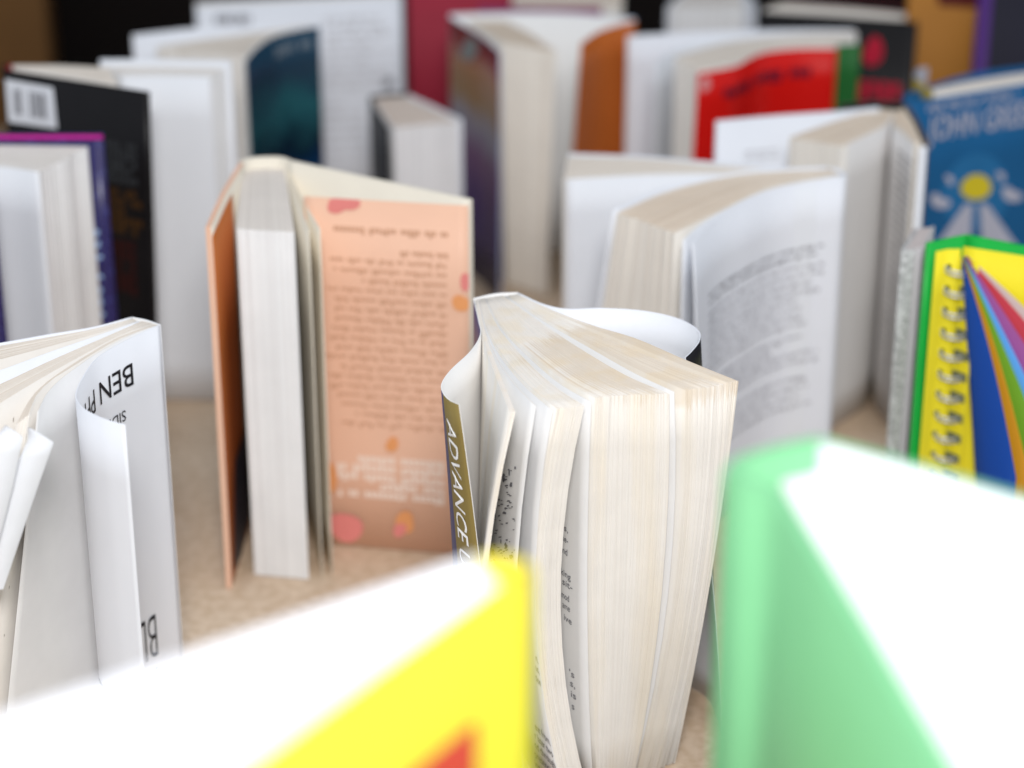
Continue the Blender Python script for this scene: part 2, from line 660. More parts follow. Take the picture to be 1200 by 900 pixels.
zt, zb = cov.find(532, 495, (.85, 1))[1], cov.find(552, 668, (.85, 1))[1]
A.text(cov, 'R', 'ADVANCE U', None, None, None, WHITEINK, shear=.25, sz=((cov.len - .0122, zt), (cov.len - .0122, zb), (cov.len - .0045, zt)))
for k in range(16):
    A.blob(cov, 'R', (random.uniform(524, 540) + k * 1.2, 488 + k * 10), .8, 1.1, INK, 'ink_speck', k=6, seed=k)
bc = A.sheet('back_cover', [(607, 343), (636, 356), (665, 362), (703, 361), (753, 364), (794, 373), (817, 386), (820, 398), (812, 410), (803, 419)],
             .0005, (plain('black_print', (.012, .011, .014), .35), CARD, CARD), mid=(832, 660), bot=(848, 862), pw=3, n=50, nz=14)
A.sheet('spine', [(555, 349.5), (580, 344), (607, 342.5)], .0006, (NAVY, CARD_IN, CARD_IN), nz=4)
A.block('page_block', [(557, 351), (563, 377), (568, 403), (579, 434), (598, 484)],
        [(560, 350), (566, 378), (573, 405), (586, 438), (604, 482)], 9, PF, mid=((560, 690), (566, 690)), bot=((560, 930), (572, 930)),
        m=16, nz=9, js=.001)
A.block('page_block', [(562, 350), (572, 385), (592, 420), (620, 452), (653, 479)],
        [(568, 349), (585, 385), (615, 420), (650, 452), (685, 475)], 54, PF, mid=((627, 690), (657, 690)), bot=((664, 930), (690, 930)),
        m=16, nz=11, js=.0004, wob=.001, clump=.05)
A.block('page_block', [(570, 349), (590, 385), (622, 415), (660, 445), (697, 466)],
        [(590, 346), (630, 375), (680, 408), (735, 440), (785, 461)], 150, PF, mid=((692, 690), (776, 690)), bot=((700, 925), (742, 925)),
        m=16, nz=9, js=.0003, wob=.0015, clump=.022)
A.block('page_block', [(595, 346), (640, 375), (695, 405), (750, 434), (803, 457)],
        [(602, 345), (650, 370), (715, 398), (780, 425), (848, 450)], 74, PF, mid=((790, 690), (826, 690)), bot=((745, 925), (778, 922)),
        m=16, nz=9, js=.0003, wob=.001, clump=.025)
A.block('page_block', [(603, 345), (645, 366), (712, 392), (775, 418), (852, 448)],
        [(606, 344), (640, 360), (695, 381), (745, 396), (803, 421), (865, 446)], 12, PF, mid=((828, 690), (832, 690)),
        bot=((780, 922), (790, 912)), m=16, nz=9, js=.0008)
pg = A.sheet('page', [(560.8, 350.5), (568, 386), (583, 421), (603, 450), (628, 476)], .0003, (PAGE_W,), mid=(604, 690), bot=(618, 930), n=20)
pt = A.sheet('page', [(569, 349), (588, 385), (619, 418), (655, 449), (693, 471)], .0003, (PAGE_W,), mid=(688, 690), bot=(695, 930), n=20)
ps = A.sheet('page', [(592.5, 346), (635, 375), (688, 406), (743, 437), (790, 459)], .0003, (PAGE_W,), mid=(783, 690), bot=(742, 925), n=20)
pm = A.sheet('page', [(561.6, 350.3), (570.5, 386), (589.5, 422), (616.5, 454), (648, 481)], .0003, (PAGE_W,), mid=(628, 690), bot=(663, 930), n=20)
for t_, x_, y_ in [('rs', 654, 604), ('ays,', 655, 616), ('ame-', 655, 629), ('and', 657, 645), ('king', 658, 672), ('sit-', 660, 684), ('mod', 659, 699),
                   ('ame', 660, 711), ('ive', 662, 726), ("'s", 668, 791), ('s,', 669, 803), ('is', 670, 816), ('s', 671, 830)]:
    A.text(pt, 'R', t_, (x_, y_), (x_ + 2.9 * len(t_), y_ + 1.5), (x_, y_ - 7.5), GREYINK)
for t_, x_, y_ in [('ent from.', 628, 854), ('r later two', 628, 865), ('nd through', 628, 876), ('presence, of', 628, 887), ('interact', 628, 898), ('n,', 629, 774), ('us,', 629, 785), ('tion', 629, 797)]:
    A.text(pm, 'R', t_, (x_, y_), (x_ + 2.1 * len(t_), y_ + 2), (x_, y_ - 7.5), GREYINK)
r_ = np.random.default_rng(3)
for k in range(70):
    yy = 548 + 110 * r_.random()
    x0 = 600 - (yy - 495) * .22 if yy < 620 else 572
    xx = x0 + (605 - x0) * r_.random()
    A.blob(pg, 'R', (xx, yy), r_.uniform(.6, 2.4), r_.uniform(.5, 4) if k % 5 == 0 else r_.uniform(.4, 1), GREYINK, 'printed_doodle', k=7, seed=k, rough=.25)

# ---- BEN book at the left
B = Book('paperback_book', 'white paperback with curled cover lettered BEN upside down, at the left', 'book', (170, 377), .22)
bcov = B.sheet('front_cover', [(187, 381), (164, 391), (133, 407), (111, 422), (96, 444), (89, 461), (91, 471), (100, 480), (118, 489), (133, 494), (147, 498)],
               .0005, (CARD, CARD, CARD), n=56, nz=8)
B.sheet('spine', [(155, 371.5), (172, 375), (188, 380.5)], .0006, (CARD, CARD_IN, CARD), nz=4)
B.sheet('back_cover', [(154, 371.5), (110, 383), (56, 392), (0, 402), (-60, 412)], .0005, (CARD, CARD, CARD))
B.block('page_block', [(155, 373), (111, 385), (56, 395), (0, 405), (-60, 415)], [(160, 375), (115, 390), (60, 405), (0, 421), (-60, 437)],
        34, PAGE, nz=4)
B.block('page_block', [(166, 376), (120, 396), (60, 422), (0, 450), (-50, 470)], [(179, 379), (140, 393), (104, 412), (50, 442), (10, 466), (-30, 492)],
        46, PAGE, nz=9, js=.0006, mid=((-75, 0), (-55, 0)), bot=((-98, 0), (-72, 0)), pw=3)
B.sheet('page', [(163, 376), (118, 392), (60, 412), (0, 434), (-50, 450)], .0003, (BLANK,), mid=(-75, 0), bot=(-100, 0), pw=3)
B.block('page_block', [(180, 379.6), (140, 394), (106, 413), (62, 442), (38, 464), (20, 496)],
        [(184, 380.5), (140, 397), (108, 415), (84, 430), (60, 445), (42, 463), (33, 486)], 14, PAGE, nz=9, js=.0002, mid=((-30, 720), (0, 700)), bot=((-60, 930), (-26, 915)), pw=3)
fp = B.sheet('page', [(185, 380.6), (150, 394), (112, 415), (90, 430), (70, 445), (54, 462), (44, 482)], .0003, (PAGE_W,), n=30, bot=(-2, 905), mid=(20, 690), pw=3)
# folded-over page corners
for k, q in enumerate([[(37, 502, .0), (63, 518, .008), (46, 566, .034), (4, 690, .10)], [(10, 500, .0), (27, 512, .006), (16, 566, .03), (-8, 660, .075)]]):
    yy = P(40, 505, .22)[1] - .012 - .004 * k
    pts = []
    for (x, y, dz) in q:
        d = ray(x, y)
        pts.append(d * (yy - dz * .05) / d[1] + np.array([0, 0, CAM_H]))
    pts = np.array(pts)
    left = pts.copy()
    left[0] += (-.003, .006, -.002)
    left[1] += (-.013, .004, -.001)
    left[2] += (-.017, .003, -.004)
    left[3] += (-.012, .004, -.004)
    n = 10
    rows = []
    for src in (pts, left):
        t = np.linspace(0, 3, n)
        rows.append(np.stack([np.interp(t, range(4), src[:, c]) for c in range(3)], 1))
    v = np.vstack([rows[0], rows[1], rows[0] + (0, -.0004, 0), rows[1] + (0, -.0004, 0)]) - B.base
    f = [(i, i + 1, n + i + 1, n + i) for i in range(n - 1)] + [(2 * n + i, 3 * n + i, 3 * n + i + 1, 2 * n + i + 1) for i in range(n - 1)]
    f += [(i, 2 * n + i, 2 * n + i + 1, i + 1) for i in range(n - 1)]
    mesh_object('folded_page_corner', v, f, [BLANK], parent=B.e)
B.text(bcov, 'L', 'BEN PH', (154, 425), (97, 462), (153, 452), INK, font_w=1.5, ar=(0, .55))
B.text(bcov, 'L', 'SIDE', (146, 480), (124, 491), (145.5, 493), INK, ar=(0, .5))
B.text(bcov, 'L', 'BL', (181, 718), (161, 732), (182, 771), INK, ar=(0, .4), font_w=-3)
B.text(bcov, 'L', 'SO', (185, 781), (168, 790), (185.5, 798), INK, ar=(0, .4))
B.lines(bcov, 'R', (100, 792), (140, 804), (100, 806), 1, GREYINK, seed=53, ragged=.02, letter=.7, ar=(.6, 1))

# ---- orange hardcover with flap
V = Book('hardcover_book', 'peach jacketed hardcover standing open with text flap and white fore-edge toward viewer', 'book', (310, 190), .235)
PEACH = plain('peach_jacket', (.79, .49, .35), .45, .06, 25)
RUST = bands('rust_flap_print', [(0, (.44, .13, .035)), (.05, (.38, .10, .025)), (.235, (.50, .14, .025))], .45)
DARKP = plain('dark_photo_print', (.05, .045, .06), .4, .5)
PINK = plain('pink_print', (.74, .24, .22), .45, .06)
ORNG = plain('orange_print', (.76, .33, .13), .45, .06)
TXT = plain('brown_print', (.60, .345, .225), .6)
lb = V.sheet('front_board', [(283, 191), (262, 226), (244, 266)], .0032, (CREAM, PEACH, PEACH), smooth=False, n=14, nz=4)
lf = V.layer('jacket_flap', lb, .35, .99, 'L', .003, .229, RUST)
V.poly(lf, 'L', [(275, 540), (300, 500), (305, 600), (285, 650), (274, 668)], DARKP)
rb = V.sheet('back_board', [(338, 188), (430, 208), (552, 234)], .0032, (PEACH, CREAM, CREAM), smooth=False, n=24, nz=4)
s0 = rb.find(356, 300)[0] / rb.len
rf = V.sheet('jacket_flap', [(549, 241), (450, 235.5), (356, 230)], .0004, (PEACH, CARD, PEACH), ztop=.2335, n=16, nz=5)
V.sheet('spine', [(282, 190), (295, 185), (325, 184), (338, 187)], .003, (PEACH, CREAM, CREAM), nz=4)
V.block('page_block', [(285, 196), (281, 225), (277, 268)], [(333, 196), (338, 225), (345, 272)], 62, PAGE_W, top=.228, nz=4, js=.0005)
V.sheet('flyleaf', [(336, 195), (349, 222), (362, 246), (375, 268)], .0004, (CREAM,), ztop=.228)
V.sheet('flyleaf', [(335, 195), (345, 224), (354, 248), (362, 270)], .0004, (CREAM,), ztop=.228)
V.lines(rf, 'L', (525, 272), (388, 270), (525, 284), 1, TXT, seed=1, ragged=.05, letter=.6)
V.lines(rf, 'L', (525, 297), (470, 297), (525, 306), 1, TXT, seed=2, ragged=.1, letter=.6)
V.lines(rf, 'L', (523, 309), (381, 304), (523, 512), 18, TXT, seed=3, ragged=.12, letter=.55, weight=.30)
V.lines(rf, 'L', (520, 541), (393, 531), (513, 592), 5, plain('pale_print', (.86, .70, .60), .5), seed=4, ragged=.15, weight=.7, letter=.9)
for k, (c, rx, ry, m) in enumerate([((396, 240), 14, 9, PINK), ((412, 238), 11, 8, PINK), ((546, 330), 6, 12, PINK), ((541, 355), 11, 10, ORNG),
                                    ((405, 617), 22, 16, PINK), ((475, 611), 12, 12, ORNG), ((469, 620), 8, 8, PINK), ((460, 520), 8, 8, ORNG),
                                    ((387, 560), 8, 20, ORNG)]):
    V.blob(rf, 'L', c, rx, ry, m, seed=k, eps=.00012 * k)

# ---- cobalt glitter hardcover, far left
C = Book('hardcover_book', 'indigo glitter hardcover with magenta top edge at the left border', 'book', (-60, 165), .24)
INDIGO = speckle('indigo_glitter', (.025, .02, .10), (.05, .055, .22), 420, .58, .3)
MAG = plain('magenta_edge', (.55, .02, .30), .4)
cb = C.sheet('back_board', [(-110, 157), (0, 157), (121, 157)], .004, (INDIGO, INDIGO, INDIGO), smooth=False, nz=4, ztop=.24)
C.block('page_block', [(-110, 169), (0, 169), (103, 171)], [(-110, 191), (0, 194), (47, 201)], 40, PAGE_W, top=.234, nz=4, js=.0012, smooth=False)
C.layer('magenta_border', cb, 0, 1, 'R', .2372, .2399, MAG)
fl1 = C.sheet('flyleaf', [(-110, 193), (0, 196), (46, 202)], .0004, (BLANK,), ztop=.2338)
C.sheet('front_board', [(-110, 200), (-60, 205), (-12, 215)], .004, (INDIGO, INDIGO, INDIGO), smooth=False, nz=4)
PB = plain('pale_blue_print', (.35, .5, .75), .4)
for k, y_ in enumerate((272, 286, 300, 322, 338, 352, 368)):
    C.blob(cb, 'R', (113 + k * .9, y_), 4.5, 4, PB, 'printed_letter_fragment', seed=k, rough=.3)
C.sheet('spine', [(-112, 156), (-116, 178), (-112, 201)], .004, (INDIGO, INDIGO, INDIGO), nz=4)

# ---- black book with barcode
D = Book('hardcover_book', 'black hardcover with a white barcode panel on its cover', 'book', (12, 78), .256)
BLK = plain('black_jacket', (.008, .007, .008), .35, .3)
db_ = D.sheet('back_board', [(6, 82), (90, 95), (174, 108)], .003, (BLK, BLK, BLK), smooth=False, nz=5, bot=(188, 492), pw=1)
D.block('page_block', [(14, 76), (70, 76), (127, 79)], [(10, 79), (70, 88), (137, 99)], 26, PAGE, top=.252, nz=3, smooth=False)
D.sheet('spine', [(12, 74), (5, 77), (5, 82)], .003, (plain('red_band', (.25, .02, .02), .5), BLK, BLK), nz=3)
bcp = D.poly(db_, 'R', [(8, 92), (64, 102), (69, 150), (12, 142)], CARD, 'barcode_panel')
for (x0, x1) in [(18, 20), (21, 22), (23, 26), (36, 38), (40, 41), (42, 45), (46, 47), (49, 52), (53, 55)]:
    D.poly(db_, 'R', [(x0, 103 + (x0 - 18) * .17), (x1, 103 + (x1 - 18) * .17), (x1 + 2, 133 + (x1 - 18) * .17), (x0 + 2, 133 + (x0 - 18) * .17)], GREYINK, 'barcode_bar', .0003)
D.lines(db_, 'R', (125, 163), (164, 170), (126, 212), 5, plain('grey_print', (.035, .038, .042), .5), seed=8, weight=.75, letter=1.2)
D.lines(db_, 'R', (128, 218), (166, 224), (129, 272), 5, plain('amber_print', (.06, .026, .006), .5), seed=9, weight=.75, letter=1.2)
D.lines(db_, 'R', (130, 278), (160, 283), (131, 340), 5, plain('dark_red_print', (.035, .006, .005), .5), seed=10, weight=.75, letter=1.2)

# ---- tall white book with blank endpaper
E_ = Book('hardcover_book', 'tall hardcover with blank white endpaper facing viewer, behind the black barcode book', 'book', (130, 80), .25)
E_.sheet('back_board', [(117, 70), (190, 70), (271, 71.5)], .003, (plain('teal_dark', (.03, .06, .09), .4), BLANK, BLANK), smooth=False, nz=4)
E_.block('page_block', [(120, 75), (190, 75), (268, 77)], [(140, 88), (190, 88), (247, 89)], 36, PAGE_W, top=.2455, nz=3, smooth=False)
E_.sheet('flyleaf', [(141, 89), (190, 89), (246, 90)], .0004, (BLANK,), ztop=.2455)

# ---- dark blue paperback
Fb = Book('paperback_book', 'paperback with dark teal and blue cover behind the tall white hardcover', 'book', (360, 31), .222)
TEAL = bands('night_sea_print', [(0, (.005, .01, .03)), (.09, (.005, .05, .16)), (.125, (.005, .015, .03)), (.16, (.02, .10, .12)), (.19, (.015, .04, .07)), (.21, (.015, .05, .09))], .3, 1, .05)
fc = Fb.sheet('front_cover', [(374, 31), (345, 36), (318, 44), (300, 57), (287, 72)], .0006, (TEAL, CARD, CARD), n=26)
Fb.lines(fc, 'L', (322, 56), (366, 50), (322, 68), 1, plain('grey_blue_print', (.16, .2, .24), .4), seed=51, ragged=.02, weight=.8, letter=1.1)
Fb.block('page_block', [(345, 32), (300, 38), (240, 46), (182, 55)], [(366, 30), (335, 35), (312, 42), (296, 53), (284, 65)], 40, PAGE, top=.2212, nz=4)
Fb.sheet('back_cover', [(360, 29), (300, 30), (230, 33), (155, 41)], .0006, (CARD, CARD, CARD))

# ---- white back cover with barcode, far
G = Book('paperback_book', 'white back cover with small print and barcode standing at the back', 'book', (350, 0), .205)
gc = G.sheet('back_cover', [(229, 7), (350, 1), (471, -4)], .0008, (CARD, CARD, CARD), smooth=False, nz=4)
G.block('page_block', [(229, 2), (350, -4), (469, -10)], [(229, 5), (350, -1), (469, -6)], 16, PAGE, nz=3, top=.203)
G.sheet('front_cover', [(229, 0), (350, -6), (476, -12)], .0008, (BLK, BLK, BLK), smooth=False, nz=4)
G.sheet('spine', [(472, -4), (477, -8), (476, -12)], .0008, (BLK, BLK, BLK), nz=4)
for x0, x1 in [(252, 256), (258, 261), (263, 270), (273, 276), (279, 287), (290, 293)]:
    G.poly(gc, 'R', [(x0, 17), (x1, 17), (x1, 28), (x0, 28)], GREYINK, 'barcode_bar')
G.lines(gc, 'R', (380, 20), (462, 16), (380, 110), 9, plain('light_grey_print', (.62, .62, .65), .6), seed=12)
G.lines(gc, 'R', (376, 120), (430, 116), (376, 190), 6, plain('light_grey_print', (.62, .62, .65), .6), seed=13)
G.blob(gc, 'R', (455, 97), 7, 6, GREYINK)

# ---- small thick book
Hh = Book('paperback_book', 'small thick tan-edged paperback behind the peach hardcover', 'book', (455, 115), .165)
Hh.block('page_block', [(437, 115), (448, 131), (462, 149)], [(474, 112), (505, 126), (537, 142)], 46, paper('pale_block', (.68, .67, .68), (.78, .77, .78), top=(.86, .72, .60)), nz=3, smooth=False)
Hh.sheet('front_cover', [(433, 114), (443, 131), (455, 150)], .001, (BLK, BLK, BLK), smooth=False, nz=3)
Hh.sheet('back_cover', [(477, 110), (508, 124), (541, 140)], .001, (CARD, CARD, CARD), smooth=False, nz=3)
Hh.sheet('spine', [(433, 113), (455, 109), (477, 109)], .001, (BLK, BLK, BLK), nz=3)

# ---- far red book
I = Book('hardcover_book', 'plain dark red hardcover upright at the back beside the white back cover', 'book', (500, -30), .22)
RED = plain('dark_red_cloth', (.33, .022, .045), .6, .1, 60)
I.sheet('front_board', [(474, -38), (520, -39), (600, -40)], .004, (RED, RED, RED), smooth=False, nz=3)
I.block('page_block', [(478, -46), (520, -47), (598, -48)], [(478, -40), (520, -41), (598, -42)], 12, PAGE, top=.216, nz=3)
I.sheet('back_board', [(474, -48), (520, -49), (600, -50)], .004, (RED, RED, RED), smooth=False, nz=3)

# ---- purple / orange flapped paperback
J = Book('paperback_book', 'tall paperback with purple picture cover and orange flap standing open', 'book', (620, 20), .212)
JC = bands('sunset_picture_print', [(0, (.03, .02, .10)), (.06, (.05, .025, .14)), (.11, (.14, .05, .14)), (.135, (.22, .20, .24)), (.155, (.24, .12, .025)), (.18, (.28, .11, .03)), (.195, (.2, .03, .035)), (.212, (.12, .03, .03))], .35, 1, .03)
OR2 = plain('burnt_orange_print', (.50, .125, .022), .45, .1, 30)
SKY = plain('pale_blue_cover', (.42, .50, .72), .45, .1)
jl = J.sheet('front_cover', [(527, 20), (545, 31), (566, 44), (586, 62)], .001, (CARD, JC, SKY), nz=6)
J.blob(jl, 'R', (551, 58), 10, 14, plain('grey_green_print', (.20, .21, .20), .5))
J.sheet('back_cover', [(527, 17), (600, 15), (670, 16), (744, 22)], .0035, (SKY, CARD_IN, SKY), nz=4)
J.sheet('cover_flap', [(745, 25), (722, 30), (700, 38), (681, 51)], .0006, (OR2, CARD_IN, OR2), bot=(660, 345), pw=1)
J.block('page_block', [(548, 24), (565, 34), (590, 50)], [(592, 24), (620, 38), (652, 60)], 44, PAGE_T, top=.207, nz=3, wob=.002, bot=((594, 345), (640, 352)))

# ---- red paperback
K = Book('paperback_book', 'red paperback with a green stripe by its spine, standing open', 'book', (1000, 38), .205)
REDC = plain('bright_red_print', (.62, .008, .006), .35, .05)
GRN = plain('green_print', (.02, .13, .03), .4)
kc = K.sheet('front_cover', [(981, 57), (940, 57), (905, 60), (884, 66), (864, 77), (842, 82), (818, 86)], .0008, (REDC, CARD, REDC), n=36, bot=(800, 345), pw=2)
K.lines(kc, 'L', (848, 104), (945, 90), (848, 117), 1, plain('dark_violet_print', (.07, .01, .03), .4), seed=50, ragged=.02, weight=.8, letter=1.1)
K.blob(kc, 'L', (826, 98), 6, 9, plain('pale_pink_print', (.7, .3, .3), .4))
K.sheet('spine', [(1009, 52), (995, 52), (981, 53)], .0008, (GRN, CARD, GRN), n=8)
K.block('page_block', [(1005, 38), (940, 40), (860, 48), (790, 66)], [(980, 53), (905, 57), (862, 73), (818, 83)], 40, PAGE, nz=4, smooth=True, js=.001)
K.sheet('page', [(1000, 37), (930, 39), (850, 45), (790, 58), (768, 76)], .0004, (BLANK,), n=24)
K.sheet('back_cover', [(1005, 35), (930, 35), (830, 37), (735, 42)], .0008, (CARD, CARD, CARD), n=20)

# ---- black book with red lettering
M = Book('hardcover_book', 'black book with red lettering behind the red paperback', 'book', (980, 10), .215)
mb = M.sheet('front_board', [(892, 14), (980, 19), (1076, 26)], .003, (BLK, BLK, BLK), smooth=False, nz=3)
M.block('page_block', [(920, 3), (990, 8), (1072, 16)], [(896, 10), (980, 15), (1072, 21)], 22, PAGE, top=.211, nz=3)
M.sheet('back_board', [(922, -2), (990, 3), (1078, 11)], .003, (BLK, BLK, RED), smooth=False, nz=3)
REDI = plain('red_ink', (.45, .015, .04), .4)
M.blob(mb, 'R', (1024, 60), 12, 17, REDI, 'printed_emblem')
M.lines(mb, 'R', (1007, 93), (1058, 96), (1007, 115), 1, REDI, seed=52, ragged=.02, weight=.85, letter=.9)

# ---- far right orange and violet books
Nn = Book('hardcover_book', 'ochre orange hardcover at the back behind the black book with red lettering', 'book', (1110, -20), .25)
OCH = plain('ochre_print', (.36, .15, .025), .5, .1)
nb = Nn.sheet('front_board', [(1066, -30), (1110, -31), (1152, -32)], .004, (OCH, OCH, OCH), smooth=False, nz=3)
Nn.block('page_block', [(1068, -38), (1110, -38), (1150, -38)], [(1068, -33), (1110, -34), (1150, -34)], 12, PAGE, top=.245, nz=3)
Nn.sheet('back_board', [(1066, -40), (1110, -40), (1152, -40)], .004, (OCH, OCH, OCH), smooth=False, nz=3)
Nn.poly(nb, 'R', [(1095, -10), (1148, -10), (1148, 9), (1100, 6)], plain('maroon_print', (.10, .015, .015), .5))
X = Book('hardcover_book', 'near-black book with violet spine edge in the far right corner', 'book', (1175, -20), .25)
VIO = plain('violet_print', (.075, .025, .17), .4)
X.sheet('spine', [(1150, -22), (1157, -20), (1164, -20)], .004, (VIO, VIO, VIO), nz=3)
X.sheet('front_board', [(1164, -20), (1200, -22), (1260, -26)], .004, (BLK, plain('charcoal_cloth', (.018, .017, .028), .6), BLK), smooth=False, nz=3)
X.block('page_block', [(1160, -32), (1200, -34), (1258, -38)], [(1160, -24), (1200, -26), (1258, -30)], 12, PAGE, top=.245, nz=3)
X.sheet('back_board', [(1152, -34), (1200, -37), (1260, -41)], .004, (BLK, BLK, BLK), smooth=False, nz=3)

# ---- far lavender fore-edge book
W_ = Book('paperback_book', 'pale book showing its lavender-white fore-edge behind the red paperback', 'book', (835, 2), .19)
W_.block('page_block', [(812, -14), (800, -4), (786, 8)], [(862, -16), (868, -6), (872, 6)], 30, PAGE_W, nz=3, smooth=False)
W_.sheet('front_cover', [(808, -15), (796, -5), (782, 8)], .001, (CARD, CARD, CARD), smooth=False, nz=3)
W_.sheet('back_cover', [(866, -17), (876, -6), (886, 5)], .001, (CARD, CARD, CARD), smooth=False, nz=3)
W_.sheet('spine', [(808, -15), (836, -19), (866, -17)], .001, (CARD, CARD, CARD), nz=3)
Q2 = Book('paperback_book', 'far book with tan page edges and navy cover behind the orange-flapped paperback', 'book', (650, -10), .20)
Q2.block('page_block', [(600, -14), (650, -15), (730, -16)], [(600, 2), (650, 3), (728, 4)], 22, PAGE_T, nz=3)
Q2.sheet('front_cover', [(560, 7), (650, 8), (705, 8)], .0015, (BLK, plain('plum_print', (.22, .03, .10), .5), NAVY), nz=3)
Q2.sheet('back_cover', [(560, -18), (650, -19), (732, -20)], .0015, (BLK, BLK, NAVY), nz=3)

# ---- blue book with the sun
O = Book('paperback_book', 'blue paperback with yellow sun picture and pale capitals at the right border', 'book', (1080, 112), .21)
BLUE = plain('deep_blue_print', (.007, .095, .245), .35, .2, 14)
PALE = plain('pale_lilac_print', (.42, .42, .50), .5)
LB = plain('mid_blue_print', (.015, .135, .32), .4, .1)
ob_ = O.sheet('front_cover', [(1062, 118), (1075, 118), (1140, 108), (1260, 88)], .0008, (BLUE, BLUE, BLUE), n=30, nz=5)
O.sheet('back_cover', [(1060, 111), (1075, 106), (1140, 86), (1250, 72)], .0008, (BLUE, BLUE, BLUE), n=30, nz=4)
O.block('page_block', [(1092, 104), (1130, 96), (1180, 88), (1240, 80)], [(1094, 110), (1130, 105), (1182, 97), (1240, 89)], 18, PAGE, top=.2105, nz=3)
O.sheet('curled_page', [(1094, 108), (1082, 98), (1072, 90), (1076, 80), (1088, 79)], .0006, (plain('yellow_page', (.40, .30, .04), .6), plain('grey_page', (.33, .33, .37), .6), plain('grey_page', (.33, .33, .37), .6)), n=24, ztop=.214)
O.text(ob_, 'R', 'JOHN GREEN', (1086, 165), (1216, 145), (1087, 137), PALE, font_w=3)
O.lines(ob_, 'R', (1086, 124), (1196, 107), (1087, 134), 1, PALE, seed=5, ragged=.02, letter=.7)
O.blob(ob_, 'R', (1142, 225), 40, 45, LB, rough=.04, k=24)
O.blob(ob_, 'R', (1143, 219), 18, 15, plain('sun_yellow_print', (.60, .48, .02), .4), 'printed_sun', rough=.03, k=20, eps=.0003)
for sgn in (-1, 1):
    O.poly(ob_, 'R', [(1143 + sgn * 4, 238), (1143 + sgn * 14, 240), (1143 + sgn * 60, 305), (1143 + sgn * 8, 305)], PALE, 'printed_ray', .0003)
    O.blob(ob_, 'R', (1142 + sgn * 42, 236 - (sgn > 0) * 8), 10, 9, PALE, 'printed_dove', rough=.3, seed=3, eps=.0005)
    O.blob(ob_, 'R', (1142 + sgn * 30, 210 - (sgn > 0) * 4), 5, 5, PALE, 'printed_dove', rough=.3, seed=4, eps=.0005)

# ---- white hardcover with open gutter
Pp = Book('hardcover_book', 'thick tan-edged book opened at a gutter of printed pages, in front of the blue book', 'book', (1050, 125), .216)
PT = plain('printed_page', (.70, .68, .67), .8, .03)
Pp.block('page_block', [(1030, 127), (1005, 134), (970, 145), (925, 161)], [(1050, 129), (1044, 138), (1034, 148), (1014, 158), (987, 171)], 46, PAGE_T, top=.2135, nz=3, m=18)
pl = Pp.sheet('page', [(1050.5, 129.5), (1044.5, 139), (1035, 149), (1014, 159), (986, 172)], .0003, (PT,), ztop=.213)
Pp.block('page_block', [(1051, 129.5), (1047, 138), (1049, 147), (1060, 156), (1073, 169)], [(1058, 127), (1063, 135), (1070, 148), (1080, 165)], 22, PAGE_T, top=.2135, nz=3)
pr = Pp.sheet('page', [(1050.7, 130), (1046, 139), (1047, 148.5), (1058, 157.5), (1072, 171)], .0003, (PT,), ztop=.213)
Pp.lines(pr, 'R', (1051, 172), (1070, 188), (1030, 480), 34, plain('faint_print', (.42, .41, .41), .7), seed=20, ragged=.05)
GREYD = plain('dark_taupe_jacket', (.09, .065, .055), .4)
Pp.sheet('front_board', [(1061, 124), (1073, 142), (1085, 168)], .0045, (GREYD, CREAM, GREYD), smooth=False, nz=4)
Pp.sheet('turned_endpaper', [(1078, 171), (1082, 171.5), (1087, 171)], .001, (CARD, CARD, CARD), nz=3, ztop=.214)
Pp.sheet('spine', [(986, 122), (1030, 119), (1061, 123)], .003, (GREYD, BLK, GREYD), nz=4)
wb = Pp.sheet('back_board', [(1030, 126), (977, 131), (905, 136), (839, 142)], .003, (CARD, CARD, CARD), nz=4)
Pp.lines(wb, 'L', (872, 176), (915, 172), (872, 190), 2, plain('light_grey_print', (.62, .62, .65), .6), seed=21)

# ---- white paperback with printed back cover
Q = Book('paperback_book', 'white paperback with grey printed back cover text and tan page edges, behind the focal book', 'book', (985, 203), .215)
qc = Q.sheet('back_cover', [(992, 206), (946, 212), (908, 221), (874, 236), (846, 251), (828, 266), (811, 286)], .0006, (CARD, CARD, CARD), n=44, nz=8, bot=(806, 570), mid=(815, 410))
Q.sheet('spine', [(973, 196), (985, 199), (992, 205)], .0006, (CARD, CARD, CARD), nz=4)
Q.block('page_block', [(973, 198), (870, 204), (786, 223), (724, 249)], [(986, 204), (900, 221), (840, 249), (790, 273)], 56, PAGE_T, nz=6, bot=((668, 530), (772, 560)), js=.0008, wob=.002)
Q.sheet('page', [(988, 205), (905, 221), (850, 246), (820, 264), (800, 282)], .0004, (BLANK,), bot=(790, 560))
Q.sheet('front_cover', [(970, 195), (868, 201), (780, 219), (718, 246)], .0006, (CARD, CARD, CARD), bot=(660, 526))
Q.lines(qc, 'L', (830, 346), (975, 280), (832, 362), 2, plain('mid_grey_print', (.30, .30, .32), .6), seed=30, ragged=.1, letter=.75, weight=.34)
Q.lines(qc, 'L', (830, 368), (972, 308), (834, 442), 8, plain('mid_grey_print2', (.44, .44, .47), .6), seed=31, letter=.6, weight=.3)
Q.lines(qc, 'L', (832, 450), (960, 398), (836, 484), 4, plain('mid_grey_print2', (.44, .44, .47), .6), seed=32, letter=.6, weight=.3)
Q.lines(qc, 'L', (838, 492), (960, 452), (842, 530), 4, plain('mid_grey_print2', (.44, .44, .47), .6), seed=33, letter=.6, weight=.3)

